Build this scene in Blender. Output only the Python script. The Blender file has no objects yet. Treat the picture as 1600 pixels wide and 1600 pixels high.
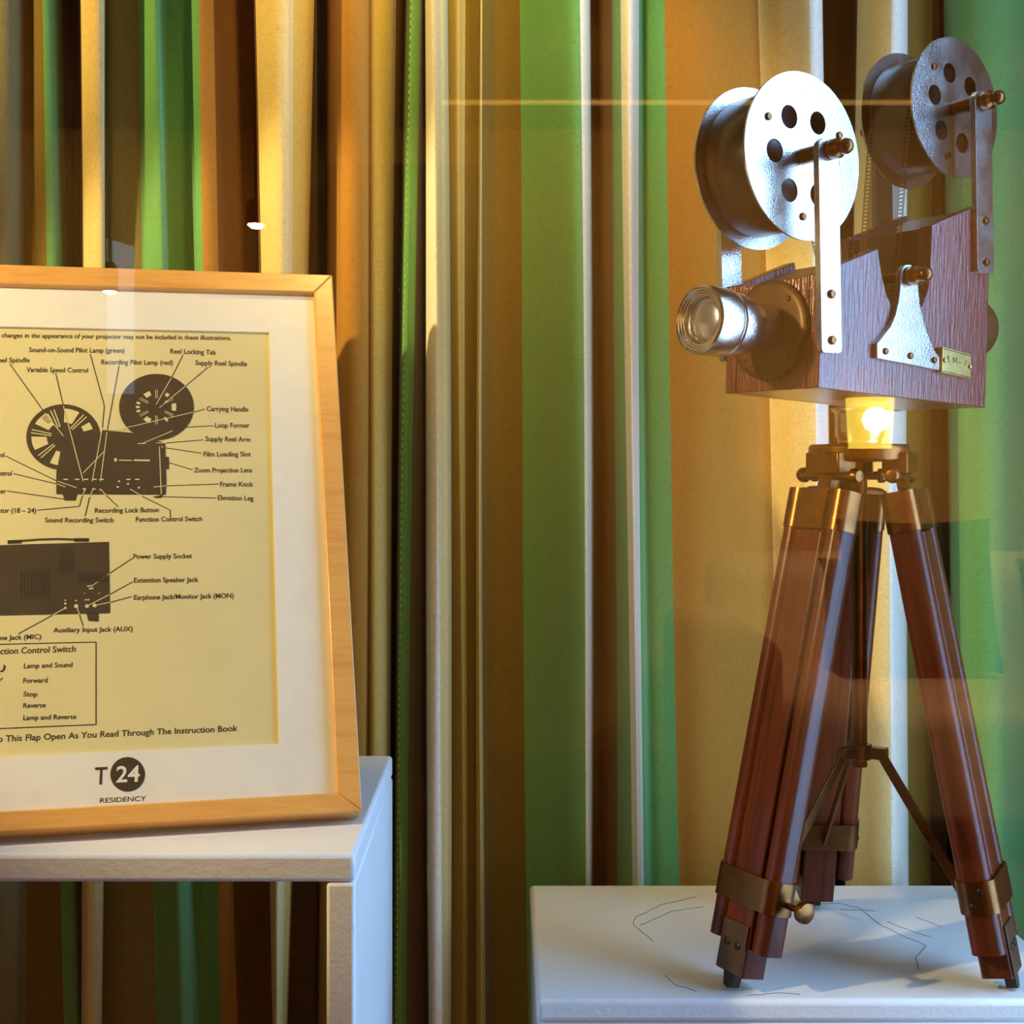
import bpy, bmesh, math, random
from mathutils import Vector, Matrix, Euler
random.seed(7)
S = bpy.context.scene
COL = S.collection
PI = math.pi
H = 1.05                       # eye height above the floor
F, CX, CY = 2000.0, 785.0, 725.0
YB = 1.86                      # rest plane of the curtains
YG = 0.5                       # plane of the shop window glass

# ------------------------------------------------------------------ camera, world, lights, exposure
cam = bpy.data.cameras.new('camera'); camo = bpy.data.objects.new('camera', cam); COL.objects.link(camo)
camo.location = (0, 0, H); camo.rotation_euler = (PI/2, 0, 0)
cam.sensor_width = 36; cam.lens = 36*F/1600; cam.shift_x = 15/1600; cam.shift_y = -75/1600
cam.clip_start = 0.02
S.camera = camo
S.view_settings.view_transform = 'Standard'; S.view_settings.look = 'None'
S.view_settings.gamma = 1; S.view_settings.use_curve_mapping = False
S.view_settings.exposure = 0.08
W = bpy.data.worlds.new('world'); S.world = W; W.use_nodes = True
W.node_tree.nodes['Background'].inputs[0].default_value = (0.35, 0.6, 1, 1)
W.node_tree.nodes['Background'].inputs[1].default_value = 0.6

def area(name, loc, target, sx, sy, col, power, spread=None):
    l = bpy.data.lights.new(name, 'AREA'); l.shape = 'RECTANGLE'; l.size = sx; l.size_y = sy
    l.color = col; l.energy = power
    if spread: l.spread = spread
    o = bpy.data.objects.new(name, l); COL.objects.link(o); o.location = loc
    d = Vector(target)-Vector(loc); o.rotation_euler = d.to_track_quat('-Z', 'Y').to_euler()
    return o
def spot(name, loc, target, col, power, angle, blend=.6, rad=.03):
    l = bpy.data.lights.new(name, 'SPOT'); l.color = col; l.energy = power; l.spot_size = angle; l.spot_blend = blend
    l.shadow_soft_size = rad
    o = bpy.data.objects.new(name, l); COL.objects.link(o); o.location = loc
    d = Vector(target)-Vector(loc); o.rotation_euler = d.to_track_quat('-Z', 'Y').to_euler()
    return o
COOL = (.29, .56, 1); WARM = (1, .74, .24); LOB = (1, .72, .26)
area('daylight_side_window', (1.03, 1.055, H+.185), (0, 1.055, H+.185), .58, 1.82, COOL, 36)
spot('display_spot_left', (-1.25, 1.0, 2.24), (-.45, 1.86, 1.72), WARM, 78, .9)
spot('display_spot_middle', (-.04, 1.2, 2.24), (.0, 1.86, 1.2), WARM, 38, 1.05)
spot('display_spot_right', (.62, 1.0, 2.24), (.45, 1.86, 1.6), WARM, 5, .95)
spot('added_poster_spot', (-1.4, .62, 1.75), (-.36, 1.25, 1.12), (1, .78, .36), 120, .64, .35)  # unseen spot added to brighten the framed sheet
for i, (x, p) in enumerate(((-1.6, 100), (.2, 150), (1.7, 150))):
    spot('added_wall_washer', (x, -2.3, 2.2), (x, -3.7, 1.35), LOB, p, 1.7, .9)  # unseen lights, added to brighten the lobby wall mirrored in the glass
spot('added_sofa_spot', (1.2, -1.4, 2.2), (1.5, -2.9, .6), (1, .74, .42), 420, 1.0, .8)  # unseen light added so the mirrored sofa shows

# ------------------------------------------------------------------ material helpers
def lin(c):
    return tuple((x/12.92 if x <= .04045 else ((x+.055)/1.055)**2.4) for x in [v/255 for v in c])+(1,)
def newmat(name):
    m = bpy.data.materials.new(name); m.use_nodes = True
    nt = m.node_tree; b = nt.nodes['Principled BSDF']
    return m, nt, b
def nodes(nt, kind, **kw):
    n = nt.nodes.new(kind)
    for k, v in kw.items(): setattr(n, k, v)
    return n
def coord(nt, scale, out='Object'):
    tc = nodes(nt, 'ShaderNodeTexCoord'); mp = nodes(nt, 'ShaderNodeMapping')
    mp.inputs['Scale'].default_value = scale
    nt.links.new(tc.outputs[out], mp.inputs[0]); return mp.outputs[0]
def noise(nt, scale, detail=4, vec=(1, 1, 1), rough=.6):
    n = nodes(nt, 'ShaderNodeTexNoise'); n.inputs['Scale'].default_value = scale
    n.inputs['Detail'].default_value = detail; n.inputs['Roughness'].default_value = rough
    nt.links.new(coord(nt, vec), n.inputs['Vector']); return n.outputs[0]
def ramp(nt, fac, stops):
    r = nodes(nt, 'ShaderNodeValToRGB'); e = r.color_ramp.elements
    while len(e) < len(stops): e.new(.5)
    for i, (p, c) in enumerate(stops): e[i].position = p; e[i].color = c
    nt.links.new(fac, r.inputs[0]); return r.outputs[0]
def bump(nt, b, hgt, strength, dist=.001):
    n = nodes(nt, 'ShaderNodeBump'); n.inputs['Strength'].default_value = strength; n.inputs['Distance'].default_value = dist
    nt.links.new(hgt, n.inputs['Height']); nt.links.new(n.outputs[0], b.inputs['Normal']); nt.links.new(n.outputs[0], b.inputs['Coat Normal'])
def mul(c, k): return (min(1, c[0]*k), min(1, c[1]*k), min(1, c[2]*k), 1)
def plain(name, rgb, rough=.5, metal=0, var=.12, nscale=30, bmp=0, bscale=200, vec=(1, 1, 1), spec=.5, coat=0):
    m, nt, b = newmat(name); c = lin(rgb)
    nt.links.new(ramp(nt, noise(nt, nscale, vec=vec), [(.3, mul(c, 1-var)), (.7, mul(c, 1+var))]), b.inputs['Base Color'])
    b.inputs['Roughness'].default_value = rough; b.inputs['Metallic'].default_value = metal
    b.inputs['Specular IOR Level'].default_value = spec; b.inputs['Coat Weight'].default_value = coat
    if bmp: bump(nt, b, noise(nt, bscale, 2, vec), bmp)
    return m
def fabric(name, rgb):
    m, nt, b = newmat(name); c = lin(rgb)
    f = noise(nt, 1, 3, (110, 110, 1500)); g = noise(nt, 1, 2, (1500, 1500, 110))
    a = nodes(nt, 'ShaderNodeMath', operation='ADD'); nt.links.new(f, a.inputs[0]); nt.links.new(g, a.inputs[1])
    nt.links.new(ramp(nt, a.outputs[0], [(.75, mul(c, .82)), (1.25, mul(c, 1.14))]), b.inputs['Base Color'])
    h = nt.nodes[-1]
    b.inputs['Roughness'].default_value = .85; b.inputs['Specular IOR Level'].default_value = .2
    b.inputs['Sheen Weight'].default_value = .15
    bump(nt, b, a.outputs[0], .5, .0006)
    return m
def wood(name, dark, light, vec=(40, 40, 3), rough=.25, coat=.6, bmp=.25, bvec=None, bs=1, spec=.5):
    m, nt, b = newmat(name); b.inputs['Specular IOR Level'].default_value = spec
    nt.links.new(ramp(nt, noise(nt, 1, 8, vec, .65), [(.3, lin(dark)), (.52, lin(light)), (.75, lin(dark))]), b.inputs['Base Color'])
    b.inputs['Roughness'].default_value = rough; b.inputs['Coat Weight'].default_value = coat
    b.inputs['Coat Roughness'].default_value = .18; b.inputs['Coat IOR'].default_value = 1.6 if coat > .9 else 1.5
    bump(nt, b, noise(nt, bs, 4, bvec or vec), bmp, .0014 if bvec else .001)
    return m
def emit(name, rgb, st):
    m, nt, b = newmat(name); b.inputs['Emission Color'].default_value = lin(rgb); b.inputs['Emission Strength'].default_value = st
    b.inputs['Base Color'].default_value = lin(rgb); return m
def paneglass(name, ior=1.5, tint=(1, 1, 1, 1)):
    m = bpy.data.materials.new(name); m.use_nodes = True; nt = m.node_tree; nt.nodes.clear()
    o = nodes(nt, 'ShaderNodeOutputMaterial'); mx = nodes(nt, 'ShaderNodeMixShader')
    t = nodes(nt, 'ShaderNodeBsdfTransparent'); g = nodes(nt, 'ShaderNodeBsdfGlossy'); fr = nodes(nt, 'ShaderNodeFresnel')
    ge = nodes(nt, 'ShaderNodeNewGeometry'); mm = nodes(nt, 'ShaderNodeMapRange')      # same reflectance from both sides of a thin pane
    mm.inputs['To Min'].default_value = ior; mm.inputs['To Max'].default_value = 1/ior
    nt.links.new(ge.outputs['Backfacing'], mm.inputs['Value']); nt.links.new(mm.outputs[0], fr.inputs['IOR'])
    g.inputs['Roughness'].default_value = 0; t.inputs['Color'].default_value = tint
    nt.links.new(fr.outputs[0], mx.inputs[0]); nt.links.new(t.outputs[0], mx.inputs[1]); nt.links.new(g.outputs[0], mx.inputs[2])
    nt.links.new(mx.outputs[0], o.inputs[0]); return m

M = {}
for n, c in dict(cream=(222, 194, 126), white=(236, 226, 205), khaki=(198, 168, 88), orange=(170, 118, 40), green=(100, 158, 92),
                 brown=(106, 68, 22), shadebrown=(62, 38, 14), olive=(120, 96, 32), greyolive=(132, 120, 74)).items():  # darkest brown: shade of the fold gaps put into the cloth colour
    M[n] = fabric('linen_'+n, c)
M['stitch'] = plain('thread', (205, 195, 120), .8)
M['paint'] = plain('white_paint', (228, 226, 222), .35, 0, .04, 8, .6, 170)
M['crack'] = plain('crack_dark', (40, 42, 45), .9)
M['nickel'] = plain('brushed_nickel', (190, 186, 180), .34, 1, .12, 60, .3, 520)
_nt = M['nickel'].node_tree
_nt.links.new(ramp(_nt, noise(_nt, 26, 6), [(.3, (.14, .14, .14, 1)), (.7, (.27, .27, .27, 1))]), _nt.nodes['Principled BSDF'].inputs['Roughness'])
M['bronze'] = plain('aged_bronze', (122, 78, 42), .3, 1, .25, 40, .1, 300)
M['brass'] = plain('worn_brass', (196, 172, 104), .32, 1, .2, 60, .15, 300)
M['darkmetal'] = plain('dark_metal', (52, 42, 34), .4, .8, .2, 60)
M['gunmetal'] = plain('brown_painted_metal', (88, 64, 42), .42, .6, .15, 40)
M['bodywood'] = wood('varnished_sheesham', (58, 18, 12), (98, 36, 22), (26, 26, 5), .26, .7, .7, (260, 260, 30))
M['legwood'] = wood('polished_mahogany', (40, 14, 7), (92, 38, 15), (60, 60, 3), .3, .06, .12, (300, 300, 60), 1, .22)
M['darkwood'] = wood('dark_wood', (40, 24, 14), (66, 40, 22), (20, 20, 3), .4, .2)
M['framewood'] = wood('beech', (205, 140, 62), (224, 162, 80), (8, 60, 60), .4, .15, .08)
M['film'] = plain('film_base', (84, 56, 26), .2, 0, .1, 30); M['film'].node_tree.nodes['Principled BSDF'].inputs['Alpha'].default_value = .72
M['filmroll'] = plain('wound_film', (58, 40, 24), .3, 0, .3, 1, 0, 200, (2, 300, 2))
M['mat'] = plain('mat_board', (238, 232, 214), .9, 0, .03, 60, .1, 900)
M['paper'] = plain('aged_paper', (222, 208, 148), .85, 0, .06, 7)
M['ink'] = plain('ink', (34, 28, 16), .8)
M['photoink'] = plain('printed_photo', (54, 42, 18), .7, 0, .3, 22)
M['logoink'] = plain('logo_ink', (58, 44, 18), .7)
M['glass'] = paneglass('window_glass', 1.52)
M['picglass'] = paneglass('picture_glass', 1.35)
M['lens'] = plain('lens_glass', (150, 148, 160), .2, .7, .05, 10, spec=1, coat=1)
M['plaster'] = plain('warm_plaster', (196, 150, 92), .8, 0, .08, 3)
M['ceil'] = plain('ceiling_paint', (190, 160, 115), .8, 0, .05, 3)
M['darkpaint'] = plain('dark_paint', (40, 30, 20), .8)
M['floor'] = wood('floor_boards', (90, 58, 30), (130, 86, 48), (2, 30, 30), .35, .3)
M['leather'] = plain('sofa_cloth', (214, 178, 140), .8, 0, .1, 12, .3, 300)
M['cushion'] = plain('cushion_cloth', (60, 52, 30), .85, 0, .2, 40, .3, 300)
M['cushion2'] = plain('patterned_cushion_cloth', (150, 130, 80), .85, 0, .4, 60, .3, 300)
M['shade'] = emit('lamp_shade', (240, 205, 70), 12)
M['bulb'] = emit('bulb', (255, 240, 200), 60)
M['cove'] = emit('cove_strip', (255, 205, 110), 2.2)
M['dayglass'] = emit('frosted_daylight', (200, 215, 255), 1.3)

# ------------------------------------------------------------------ mesh helpers
I4 = Matrix.Identity(4)
def finish(name, bm, mats, parent=None, smooth=True, bevel=0, ang=38, seg=2, loc=None):
    bmesh.ops.recalc_face_normals(bm, faces=bm.faces)
    me = bpy.data.meshes.new(name); bm.to_mesh(me); bm.free()
    for m in (mats if isinstance(mats, (list, tuple)) else [mats]): me.materials.append(m)
    if smooth:
        for p in me.polygons: p.use_smooth = True
        me.set_sharp_from_angle(angle=math.radians(ang))
    o = bpy.data.objects.new(name, me); COL.objects.link(o)
    if parent: o.parent = parent
    if loc: o.location = loc
    if bevel:
        md = o.modifiers.new('bevel', 'BEVEL'); md.width = bevel; md.segments = seg; md.limit_method = 'ANGLE'; md.angle_limit = math.radians(40)
    return o
def tag(o, label=None, cat=None, group=None, kind=None):
    for k, v in (('label', label), ('category', cat), ('group', group), ('kind', kind)):
        if v: o[k] = v
    return o
def thing(name, label, cat, M4=I4, group=None):
    o = bpy.data.objects.new(name, None); COL.objects.link(o); o.matrix_world = M4; o.empty_display_size = .05
    return tag(o, label, cat, group)
def struct(name, bm, m, **kw):
    return tag(finish(name, bm, m, **kw), kind='structure')
def box(bm, c, s, T=I4):
    vs = [bm.verts.new(T @ Vector((c[0]+a*s[0]/2, c[1]+b*s[1]/2, c[2]+d*s[2]/2))) for a in (-1, 1) for b in (-1, 1) for d in (-1, 1)]
    for f in ((0, 1, 3, 2), (4, 6, 7, 5), (0, 4, 5, 1), (2, 3, 7, 6), (0, 2, 6, 4), (1, 5, 7, 3)):
        bm.faces.new([vs[i] for i in f])
    return bm
def NB(): return bmesh.new()
def bx(c, s, T=I4): return box(NB(), c, s, T)
def lathe(bm, prof, n=40, T=I4):
    """profile of (radius, height) turned about local z"""
    rings = []
    for r, z in prof:
        if r < 1e-6: rings.append([bm.verts.new(T @ Vector((0, 0, z)))])
        else: rings.append([bm.verts.new(T @ Vector((r*math.cos(2*PI*i/n), r*math.sin(2*PI*i/n), z))) for i in range(n)])
    for a, b in zip(rings, rings[1:]):
        for i in range(n):
            j = (i+1) % n
            if len(a) == 1 and len(b) == 1: continue
            if len(a) == 1: bm.faces.new((a[0], b[j], b[i]))
            elif len(b) == 1: bm.faces.new((a[i], a[j], b[0]))
            else: bm.faces.new((a[i], a[j], b[j], b[i]))
    for rg, flip in ((rings[0], True), (rings[-1], False)):
        if len(rg) > 1: bm.faces.new(rg[::-1] if flip else rg)
    return bm
def prism(bm, outer, z0, z1, T=I4, holes=()):
    """flat shape with holes, given depth along local z"""
    tmp = NB(); es = []
    for loop in [outer]+list(holes):
        vs = [tmp.verts.new((x, y, 0)) for x, y in loop]
        es += [tmp.edges.new((vs[i], vs[(i+1) % len(vs)])) for i in range(len(vs))]
    bmesh.ops.triangle_fill(tmp, use_beauty=True, use_dissolve=False, edges=es)
    tmp.verts.index_update()
    tris = [[v.index for v in f.verts] for f in tmp.faces]
    pts = [v.co.copy() for v in tmp.verts]; bnd = [(e.verts[0].index, e.verts[1].index) for e in tmp.edges if len(e.link_faces) == 1]
    tmp.free()
    lo = [bm.verts.new(T @ Vector((p.x, p.y, z0))) for p in pts]; hi = [bm.verts.new(T @ Vector((p.x, p.y, z1))) for p in pts]
    for t in tris: bm.faces.new([lo[i] for i in t]); bm.faces.new([hi[i] for i in t])
    for a, b in bnd: bm.faces.new((lo[a], lo[b], hi[b], hi[a]))
    return bm
def circ(cx, cy, r, n=28, ry=None, a0=0):
    return [(cx+r*math.cos(a0+2*PI*i/n), cy+(ry or r)*math.sin(a0+2*PI*i/n)) for i in range(n)]
def rrect(w, h, r, n=5, cx=0, cy=0):
    o = []
    for k, (sx, sy) in enumerate(((1, 1), (-1, 1), (-1, -1), (1, -1))):
        for i in range(n+1):
            a = k*PI/2+i*PI/2/n; o.append((cx+sx*(w/2-r)+r*math.cos(a), cy+sy*(h/2-r)+r*math.sin(a)))
    return o
def tube(bm, pts, r, n=8, T=I4):
    pts = [T @ Vector(p) for p in pts]; rings = []
    for i, p in enumerate(pts):
        d = (pts[min(i+1, len(pts)-1)]-pts[max(i-1, 0)]).normalized()
        up = Vector((0, 0, 1)) if abs(d.z) < .9 else Vector((1, 0, 0))
        a = d.cross(up).normalized(); b = d.cross(a)
        rings.append([bm.verts.new(p+(a*math.cos(2*PI*k/n)+b*math.sin(2*PI*k/n))*r) for k in range(n)])
    for A, B in zip(rings, rings[1:]):
        for k in range(n): bm.faces.new((A[k], A[(k+1) % n], B[(k+1) % n], B[k]))
    bm.faces.new(rings[0]); bm.faces.new(rings[-1][::-1]); return bm
def axisT(p, d):
    """frame at p whose z axis runs along d"""
    return Matrix.Translation(Vector(p)) @ Vector(d).to_track_quat('Z', 'Y').to_matrix().to_4x4()
def at(px, py, Z): return Vector(((px-CX)*Z/F, Z, H-(py-CY)*Z/F))
def mir(px, py, Zv):
    """place in the lobby whose image in the window glass shows at px, py"""
    p = at(px, py, Zv); return Vector((p.x, 2*YG-Zv, p.z))

# ------------------------------------------------------------------ structure: display bay and the lobby it looks into
X0, X1 = -1.6, .95
struct('floor', bx((0, -1, -.05), (6.4, 6.4, .1)), M['floor'], smooth=False)
struct('ceiling', bx((0, -1, 2.33), (6.4, 6.4, .1)), M['ceil'], smooth=False)
struct('wall_back', bx((0, 2.1, 1.14), (6.4, .1, 2.28)), M['darkpaint'], smooth=False)
struct('wall_left', bx((X0-.05, 1.28, 1.14), (.1, 1.54, 2.28)), M['plaster'], smooth=False)
bm = NB()
wy0, wy1, wz0, wz1 = .75, 1.36, H-.75, H+1.12
for y0, y1, z0, z1 in ((.51, wy0, 0, 2.28), (wy1, 2.05, 0, 2.28), (wy0, wy1, 0, wz0), (wy0, wy1, wz1, 2.28)):
    box(bm, (X1+.05, (y0+y1)/2, (z0+z1)/2), (.1, y1-y0, z1-z0))
struct('wall_right', bm, M['plaster'], smooth=False)
bm = NB()
prism(bm, [(wy0, wz0), (wy1, wz0), (wy1, wz1), (wy0, wz1)], X1-.005, X1+.105, Matrix(((0, 0, 1, 0), (1, 0, 0, 0), (0, 1, 0, 0), (0, 0, 0, 1))),
      [[(wy0+.015, wz0+.015), (wy1-.015, wz0+.015), (wy1-.015, wz1-.015), (wy0+.015, wz1-.015)]])
w2 = struct('window_2', bm, M['paint'], smooth=False)
finish('pane', bx((X1+.05, (wy0+wy1)/2, (wz0+wz1)/2), (.005, wy1-wy0-.03, wz1-wz0-.03)), M['glass'], w2, smooth=False)
# the shop window
bm = NB(); gz0, gz1 = .22, 2.2
T = Matrix(((1, 0, 0, 0), (0, 0, 1, 0), (0, 1, 0, 0), (0, 0, 0, 1)))
prism(bm, [(X0, gz0-.06), (X1, gz0-.06), (X1, gz1+.08), (X0, gz1+.08)], YG-.03, YG+.03, T, [[(X0+.06, gz0), (X1-.06, gz0), (X1-.06, gz1), (X0+.06, gz1)]])
w1 = struct('window_1', bm, M['darkwood'], smooth=False)
finish('pane', bx(((X0+X1)/2, YG, (gz0+gz1)/2), (X1-X0-.12, .006, gz1-gz0)), M['glass'], w1, smooth=False)
bm = NB(); box(bm, ((X0+X1)/2, YG, .08), (X1-X0, .1, .16)); box(bm, (-2.4, YG, 1.14), (1.6, .1, 2.28)); box(bm, (2.075, YG, 1.14), (2.25, .1, 2.28))
struct('wall_front', bm, M['plaster'], smooth=False)
struct('wall_lobby', bx((0, -3.75, 1.14), (6.4, .1, 2.28)), M['plaster'], smooth=False)
struct('wall_lobby_left', bx((-3.15, -1.62, 1.14), (.1, 4.16, 2.28)), M['plaster'], smooth=False)
struct('wall_lobby_right', bx((3.15, -1.62, 1.14), (.1, 4.16, 2.28)), M['plaster'], smooth=False)

# ------------------------------------------------------------------ curtains
def spline(P, sub=7):
    out = []
    for i in range(len(P)-1):
        p0, p1, p2, p3 = P[max(i-1, 0)], P[i], P[i+1], P[min(i+2, len(P)-1)]
        for k in range(sub):
            t = k/sub; r = []
            for c in range(3):
                m1 = (p2[c]-p0[c])/2; m2 = (p3[c]-p1[c])/2
                lim = 3*abs(p2[c]-p1[c]); m1 = max(-lim, min(lim, m1)); m2 = max(-lim, min(lim, m2))
                h = (2*t**3-3*t**2+1)*p1[c]+(t**3-2*t**2+t)*m1+(-2*t**3+3*t**2)*p2[c]+(t**3-t**2)*m2
                r.append(h)
            out.append((r[0], r[1], r[2], p1[3]))
    out.append(tuple(P[-1])); return out
def curtain(label, pts, seed, stitches=(), YB=YB):
    P = spline(pts); mats = []; bm = NB(); rows = 26; z0, z1 = .015, 2.2
    g = []
    for j in range(rows+1):
        z = z0+(z1-z0)*j/rows; row = []
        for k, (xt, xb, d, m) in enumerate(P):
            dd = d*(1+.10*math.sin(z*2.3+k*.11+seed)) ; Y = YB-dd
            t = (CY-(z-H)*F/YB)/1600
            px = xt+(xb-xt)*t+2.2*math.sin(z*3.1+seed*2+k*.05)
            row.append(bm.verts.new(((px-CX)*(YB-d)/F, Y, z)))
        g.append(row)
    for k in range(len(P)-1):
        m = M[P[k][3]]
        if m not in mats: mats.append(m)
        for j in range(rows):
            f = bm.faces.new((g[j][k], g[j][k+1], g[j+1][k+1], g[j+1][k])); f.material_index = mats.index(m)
    sd = []
    for i in stitches:
        k = i*7; sd.append([g[j][k].co.copy() for j in range(rows+1)])
    o = finish('curtain', bm, mats, ang=80)
    tag(o, label, 'curtain', 'striped curtains behind the display')
    md = o.modifiers.new('cloth', 'SOLIDIFY'); md.thickness = .0015; md.offset = -1
    for line in sd:
        bm = NB()
        for a, b in zip(line, line[1:]):
            n = 9
            for q in range(n):
                p = a.lerp(b, q/n); e = a.lerp(b, (q+.55)/n)
                tube(bm, [p+Vector((-.002, -.0012, 0)), e+Vector((-.002, -.0012, 0))], .0006, 4)
        tag(finish('seam_stitching', bm, M['stitch'], o), 'dashed pale stitching')
    return o
curtain('striped linen curtain behind the framed poster, with broad green and cream stripes', [
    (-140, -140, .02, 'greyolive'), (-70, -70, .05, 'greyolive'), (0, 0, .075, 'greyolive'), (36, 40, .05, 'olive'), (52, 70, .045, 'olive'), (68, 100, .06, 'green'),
    (84, 122, .055, 'green'), (92, 130, .02, 'shadebrown'), (108, 131, -.01, 'shadebrown'), (123, 132, .0, 'shadebrown'), (125, 133, .07, 'cream'), (145, 144, .085, 'cream'), (162, 153, .08, 'cream'),
    (165, 155, .06, 'cream'), (167, 157, .035, 'greyolive'), (192, 198, .05, 'greyolive'), (218, 245, .05, 'green'), (232, 272, .075, 'green'),
    (243, 290, .085, 'green'), (252, 302, .045, 'green'), (285, 325, .04, 'green'), (300, 335, .05, 'green'), (311, 346, .06, 'orange'), (330, 372, .055, 'brown'), (360, 400, .03, 'brown'),
    (394, 430, .02, 'brown'), (397, 432, .07, 'cream'), (425, 435, .095, 'cream'), (448, 438, .085, 'cream'), (458, 440, .05, 'khaki'), (489, 445, .03, 'khaki'), (491, 449, -.02, 'shadebrown'), (497, 494, -.02, 'shadebrown')],
    .3, (), 1.60)
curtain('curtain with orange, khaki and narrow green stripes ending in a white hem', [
    (500, 497, -.03, 'shadebrown'), (512, 500, .0, 'orange'), (520, 506, .06, 'orange'), (545, 530, .10, 'orange'), (570, 562, .095, 'orange'), (578, 572, .07, 'khaki'), (586, 580, .085, 'khaki'),
    (602, 592, .08, 'khaki'), (615, 600, .05, 'khaki'), (619, 604, -.03, 'shadebrown'), (634, 610, -.03, 'shadebrown'), (638, 613, .05, 'green'), (646, 619, .075, 'green'), (656, 632, .06, 'brown'),
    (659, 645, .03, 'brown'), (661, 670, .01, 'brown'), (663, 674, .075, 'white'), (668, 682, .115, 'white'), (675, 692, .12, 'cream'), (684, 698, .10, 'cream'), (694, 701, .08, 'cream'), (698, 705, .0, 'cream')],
    1.7, (12,), 1.64)
curtain('widest curtain, pale green then orange and cream stripes, behind the tripod', [  # white fold edges: daylight highlights put into the cloth colour
    (682, 690, -.02, 'khaki'), (694, 702, .01, 'khaki'), (715, 722, .04, 'khaki'), (728, 728, .03, 'olive'), (748, 738, .03, 'olive'), (750, 742, .04, 'cream'), (750.7, 752, .05, 'cream'), (751.4, 758, .04, 'olive'), (775, 780, .01, 'olive'), (810, 826, .02, 'green'), (845, 868, .05, 'green'), (885, 897, .09, 'green'),
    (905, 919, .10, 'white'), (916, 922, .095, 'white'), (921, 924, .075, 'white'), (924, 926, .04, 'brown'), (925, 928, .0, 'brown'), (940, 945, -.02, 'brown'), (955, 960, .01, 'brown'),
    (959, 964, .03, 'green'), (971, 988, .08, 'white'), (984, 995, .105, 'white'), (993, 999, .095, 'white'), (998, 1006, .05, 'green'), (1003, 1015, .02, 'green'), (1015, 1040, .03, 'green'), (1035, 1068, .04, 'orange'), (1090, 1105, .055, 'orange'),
    (1150, 1175, .045, 'orange'), (1183, 1228, .04, 'cream'), (1225, 1258, .075, 'cream'), (1266, 1288, .10, 'white'), (1280, 1300, .085, 'white'), (1285, 1304, .05, 'cream'), (1287, 1306, -.02, 'shadebrown'),
    (1318, 1308, -.03, 'shadebrown'), (1340, 1311, -.02, 'shadebrown'), (1343, 1313, .04, 'cream'), (1368, 1345, .09, 'cream'), (1398, 1388, .115, 'white'), (1409, 1408, .10, 'white'), (1415, 1418, .06, 'white'), (1417, 1420, .0, 'olive'),
    (1440, 1452, -.01, 'olive'), (1455, 1456, -.02, 'shadebrown'), (1464, 1486, -.03, 'shadebrown')], 2.9, ())
curtain('curtain at the right edge, plain green', [
    (1475, 1498, -.025, 'green'), (1482, 1505, .01, 'green'), (1505, 1515, .06, 'green'), (1535, 1535, .09, 'green'), (1570, 1562, .10, 'green'), (1600, 1590, .075, 'green'), (1640, 1640, .03, 'green'), (1700, 1700, .05, 'green'), (1740, 1740, .06, 'green')], 4.1, ())

# ------------------------------------------------------------------ white boxes
ZT = H-.323                      # top of the left one
lx1 = (555-CX)/F*1.06; lx0 = lx1-.72; ly0, ly1 = 1.06, 1.42; th = .024
t = thing('display_cube', 'hollow white painted box under the framed poster, open at the front', 'display box', Matrix.Translation(((lx0+lx1)/2, (ly0+ly1)/2, 0)))
lw = lx1-lx0; ld = ly1-ly0
finish('top_board', bx((0, 0, ZT-th/2), (lw, ld, th)), M['paint'], t, bevel=.004)
for s in (-1, 1):
    finish('side_board', bx((s*(lw/2-th/2), 0, (ZT-th)/2), (th, ld, ZT-th)), M['paint'], t, bevel=.003)
finish('bottom_board', bx((0, 0, .03), (lw-2*th, ld, .06)), M['paint'], t, bevel=.003)
ZR = .495
rx0 = (838-CX)/F*1.335; ry0, ry1 = 1.325, 1.69; rx1 = rx0+.575
p = thing('plinth', 'solid white plinth with hairline cracks under the wooden tripod', 'display box', Matrix.Translation(((rx0+rx1)/2, (ry0+ry1)/2, 0)))
rw, rd = rx1-rx0, ry1-ry0
finish('top_board', bx((0, 0, ZR-.012), (rw, rd, .024)), M['paint'], p, bevel=.006, seg=3)
finish('body', bx((0, 0, (ZR-.024)/2), (rw-.002, rd-.002, ZR-.024)), M['paint'], p, bevel=.004)
def crack(pts):
    bm = NB(); Z = ZR-H
    o = []
    for (ax, ay), (b_x, b_y) in zip(pts, pts[1:]):
        for k in range(5):
            px = ax+(b_x-ax)*k/5+random.uniform(-1.2, 1.2); py = ay+(b_y-ay)*k/5+random.uniform(-.8, .8)
            y = -Z*F/(py-CY); o.append(((px-CX)*y/F-(rx0+rx1)/2, y-(ry0+ry1)/2, ZR+.0001))
    tube(bm, o, .00035, 5)
    finish('hairline_crack', bm, M['crack'], p)
for c in ([(1088, 1402), (1034, 1414), (992, 1434), (990, 1446), (1028, 1476)], [(1000, 1446), (1050, 1424), (1110, 1415)], [(1038, 1524), (1054, 1538), (1098, 1552)],
          [(1272, 1413), (1312, 1411), (1345, 1420), (1375, 1445), (1410, 1462), (1448, 1478), (1431, 1497), (1438, 1520)], [(1312, 1421), (1380, 1424)], [(1385, 1440), (1428, 1456), (1460, 1466)],
          [(1432, 1433), (1480, 1452)], [(1170, 1556), (1215, 1551), (1260, 1554)]):
    crack(c)

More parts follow.
